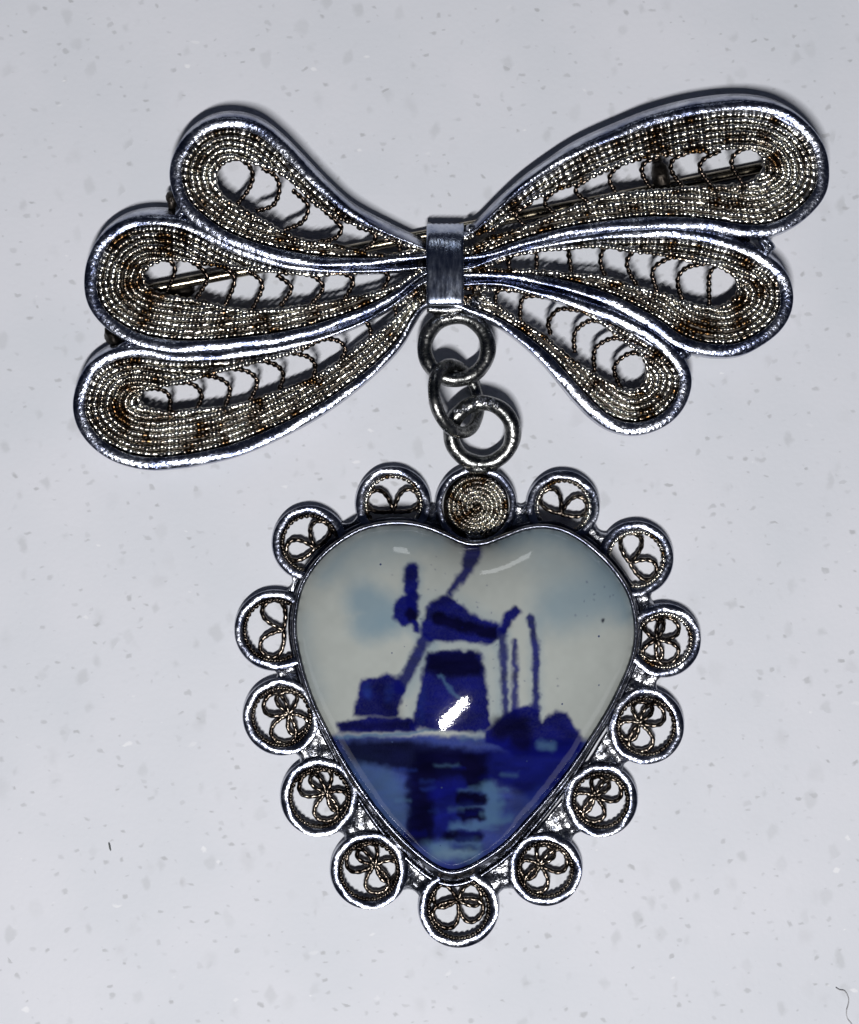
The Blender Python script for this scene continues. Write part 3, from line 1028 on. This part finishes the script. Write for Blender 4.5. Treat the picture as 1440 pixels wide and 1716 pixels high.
def clover(cx, cy, R, ox, oy, z, r, two=False):
    """four-loop scroll: two small loops outwards, two larger ones towards the heart"""
    base_a = math.atan2(oy, ox)
    nx, ny = cx - ox * R * 0.30, cy - oy * R * 0.30
    out = []
    loops = [(1.85, 1.75, 0.90), (0.90, 2.10, 0.84), (-0.90, 2.10, 0.84), (-1.85, 1.75, 0.90)]
    if two:
        loops = [(0.98, 2.05, 0.76), (-0.98, 2.05, 0.76)]
    for q, (da, L, spread) in enumerate(loops):
        da += r.uniform(-0.14, 0.14)
        L *= R * r.uniform(0.94, 1.05)
        a = base_a + da
        sg = 1 if q % 2 == 0 else -1
        p0 = np.array([nx, ny])
        p1 = p0 + L * np.array([math.cos(a + sg * spread), math.sin(a + sg * spread)])
        p2 = p0 + L * np.array([math.cos(a - sg * spread), math.sin(a - sg * spread)])
        t = np.linspace(0.0, 1.0, 26)[:, None]
        b_ = 3 * (1 - t) ** 2 * t * p1 + 3 * (1 - t) * t ** 2 * p2 + ((1 - t) ** 3 + t ** 3) * p0
        zz = z + 3.5 * np.cos(t * math.pi * 2) * (1 if q % 2 else 0.6) - 0.8 * q
        out.append(np.hstack([b_, zz]))
    return smooth_line(np.vstack(out), False, 2)


for si, (cx, cy, R) in enumerate(SCALLOPS):
    r = random.Random(100 + si)
    i_near = np.argmin(((HL - np.array([cx, cy])) ** 2).sum(1))
    o_ = nrmH[i_near]
    sc_ = child("scallop", rim_ring(cx, cy, R, ZS, 13.5, si), M_SCAL, heart, HC)
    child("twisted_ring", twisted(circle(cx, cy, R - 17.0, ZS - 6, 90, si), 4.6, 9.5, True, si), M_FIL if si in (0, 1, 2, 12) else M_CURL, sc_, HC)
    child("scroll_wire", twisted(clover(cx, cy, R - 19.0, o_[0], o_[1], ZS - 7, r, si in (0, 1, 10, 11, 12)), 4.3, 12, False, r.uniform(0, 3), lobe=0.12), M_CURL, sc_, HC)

# the filled scallop under the ring: a tight spiral of twisted wire
cx, cy, R = 798, 848, 68
sc_ = child("scallop", rim_ring(cx, cy, R, ZS + 4, 11, 55), M_SCAL, heart, HC)
a_ = np.linspace(0, 2 * math.pi * 6.3, 620)
rr = 4 + (R - 20) * a_ / a_[-1]
sp = np.stack([cx + rr * np.cos(a_), cy + rr * np.sin(a_), ZS - 3 + 4 * np.cos(rr / (R - 15) * 1.5)], axis=1)
sc_["label"] = "scallop filled with a tight spiral of twisted wire"
child("spiral_wire", twisted(sp, 5.4, 9.0, False, 0.4), M_FIL, sc_, HC)
bc = [(cx + (R - 13) * math.cos(t), cy + (R - 13) * math.sin(t)) for t in np.linspace(0, 6.2832, 40, endpoint=False)]
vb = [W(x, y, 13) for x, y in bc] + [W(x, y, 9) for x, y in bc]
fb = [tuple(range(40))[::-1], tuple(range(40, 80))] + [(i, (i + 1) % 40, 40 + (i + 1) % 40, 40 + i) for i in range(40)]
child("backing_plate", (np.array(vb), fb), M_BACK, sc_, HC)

# solder between neighbouring scallops
ring_order = SCALLOPS + [(798, 848, 66)]
ring_order = sorted(ring_order, key=lambda c_: math.atan2(c_[1] - 1150, c_[0] - 780))
for q in range(len(ring_order)):
    a, b = ring_order[q], ring_order[(q + 1) % len(ring_order)]
    mx_, my_ = (a[0] + b[0]) / 2, (a[1] + b[1]) / 2
    ab = np.array([b[0] - a[0], b[1] - a[1]], float)
    dist = np.linalg.norm(ab)
    ab /= dist
    o_ = np.array([ab[1], -ab[0]])
    if np.dot(o_, (mx_ - 780, my_ - 1150)) < 0:
        o_ = -o_
    v0 = -np.min(np.linalg.norm(HL - np.array([mx_, my_]), axis=1)) + 2
    v0 = max(v0, -50.0)
    v1 = 13.0
    r = random.Random(200 + q)
    ph = [r.uniform(0, 6.28) for _ in range(6)]
    NV, NU = 24, 18
    vs, fs = [], []
    for lay_ in (0, 1):
        for j in range(NV + 1):
            for k_ in range(NU + 1):
                t_ = k_ / NU
                v_ = v0 + (2.0 + v1 * (2 * t_ - 1) ** 2 - v0) * j / NV
                ra, rb = min(a[2] - 6, 70), min(b[2] - 6, 70)
                l_ = -dist / 2 + math.sqrt(max(ra * ra - v_ * v_, 40))
                r_ = dist / 2 - math.sqrt(max(rb * rb - v_ * v_, 40))
                if l_ > r_ - 5:
                    l_, r_ = (l_ + r_) / 2 - 2.5, (l_ + r_) / 2 + 2.5
                c_ = l_ + (r_ - l_) * t_
                x_, y_ = mx_ + ab[0] * c_ + o_[0] * v_, my_ + ab[1] * c_ + o_[1] * v_
                if lay_ == 0:
                    z_ = ZS - 9 + 6.5 * (2 * t_ - 1) ** 2 - 4.0 * max(0, (j / NV - 0.8) * 5) ** 2
                    z_ += 2.0 * math.sin(v_ * 0.16 + c_ * 0.06 + ph[0]) + 1.4 * math.sin(c_ * 0.18 - v_ * 0.09 + ph[1])
                else:
                    z_ = ZS - 16
                vs.append(W(x_, y_, z_))
    m_ = (NV + 1) * (NU + 1)
    for j in range(NV):
        for k_ in range(NU):
            a0 = j * (NU + 1) + k_
            fs.append((a0, a0 + 1, a0 + NU + 2, a0 + NU + 1))
            fs.append((m_ + a0, m_ + a0 + NU + 1, m_ + a0 + NU + 2, m_ + a0 + 1))
    for k_ in range(NU):
        for e_ in (0, NV * (NU + 1)):
            fs.append((e_ + k_, e_ + k_ + 1, m_ + e_ + k_ + 1, m_ + e_ + k_))
    child("solder_web", (np.array(vs), fs), M_SOLDER, heart, HC)

# bail ring standing on the filled scallop
child("bail_ring", torus(808, 726, 42, 51.5, 13.5, 0.0, math.radians(15)), M_RING, heart, HC)
r = random.Random(12)
for q in range(9):
    t = math.radians(60 + q * 9.5)
    x, y = 808 + (51 + r.uniform(-5, 5)) * math.cos(t), 726 - (51 + r.uniform(-5, 5)) * math.sin(t)
    child("solder_bead", blob(x, y, 42 + 0.26 * (726 - y) + 10.5 + r.uniform(-1, 1.5), r.uniform(5, 8), r.uniform(4, 7), 6, r.uniform(0, 3), 300 + q, 0.25, 12, 8), M_SOLDER, heart, HC)
child("solder_bead", blob(806, 783, 29, 30, 11, 12, 0.0, 321, 0.15), M_RING, heart, HC)

# ---------------------------------------------------------------- lint and a crumb on the counter
M_LINT = plain_material("grey_lint", (0.40, 0.40, 0.42), 0.8)
fib = catmull([(1401, 1655, 2.0), (1407, 1659, 2.5), (1416, 1661, 2), (1422, 1672, 1.6), (1422, 1682, 2), (1419, 1694, 2.4), (1420, 1706, 1.8), (1428, 1717, 2)], False, 2.5)
lint = mesh_obj("lint_fibre", *round_wire(fib, 0.9, sides=6), M_LINT)
lint["label"] = "short curled grey lint fibre lying on the pale counter"
lint["category"] = "lint"
cr = mesh_obj("crumb", *blob(184, 1419, 2.5, 1.8, 6.0, 2.0, 0.25, 77, 0.3, 12, 8), plain_material("dark_crumb", (0.12, 0.13, 0.13), 0.7))
cr["label"] = "tiny dark oblong crumb alone on the bare counter"
cr["category"] = "crumb"
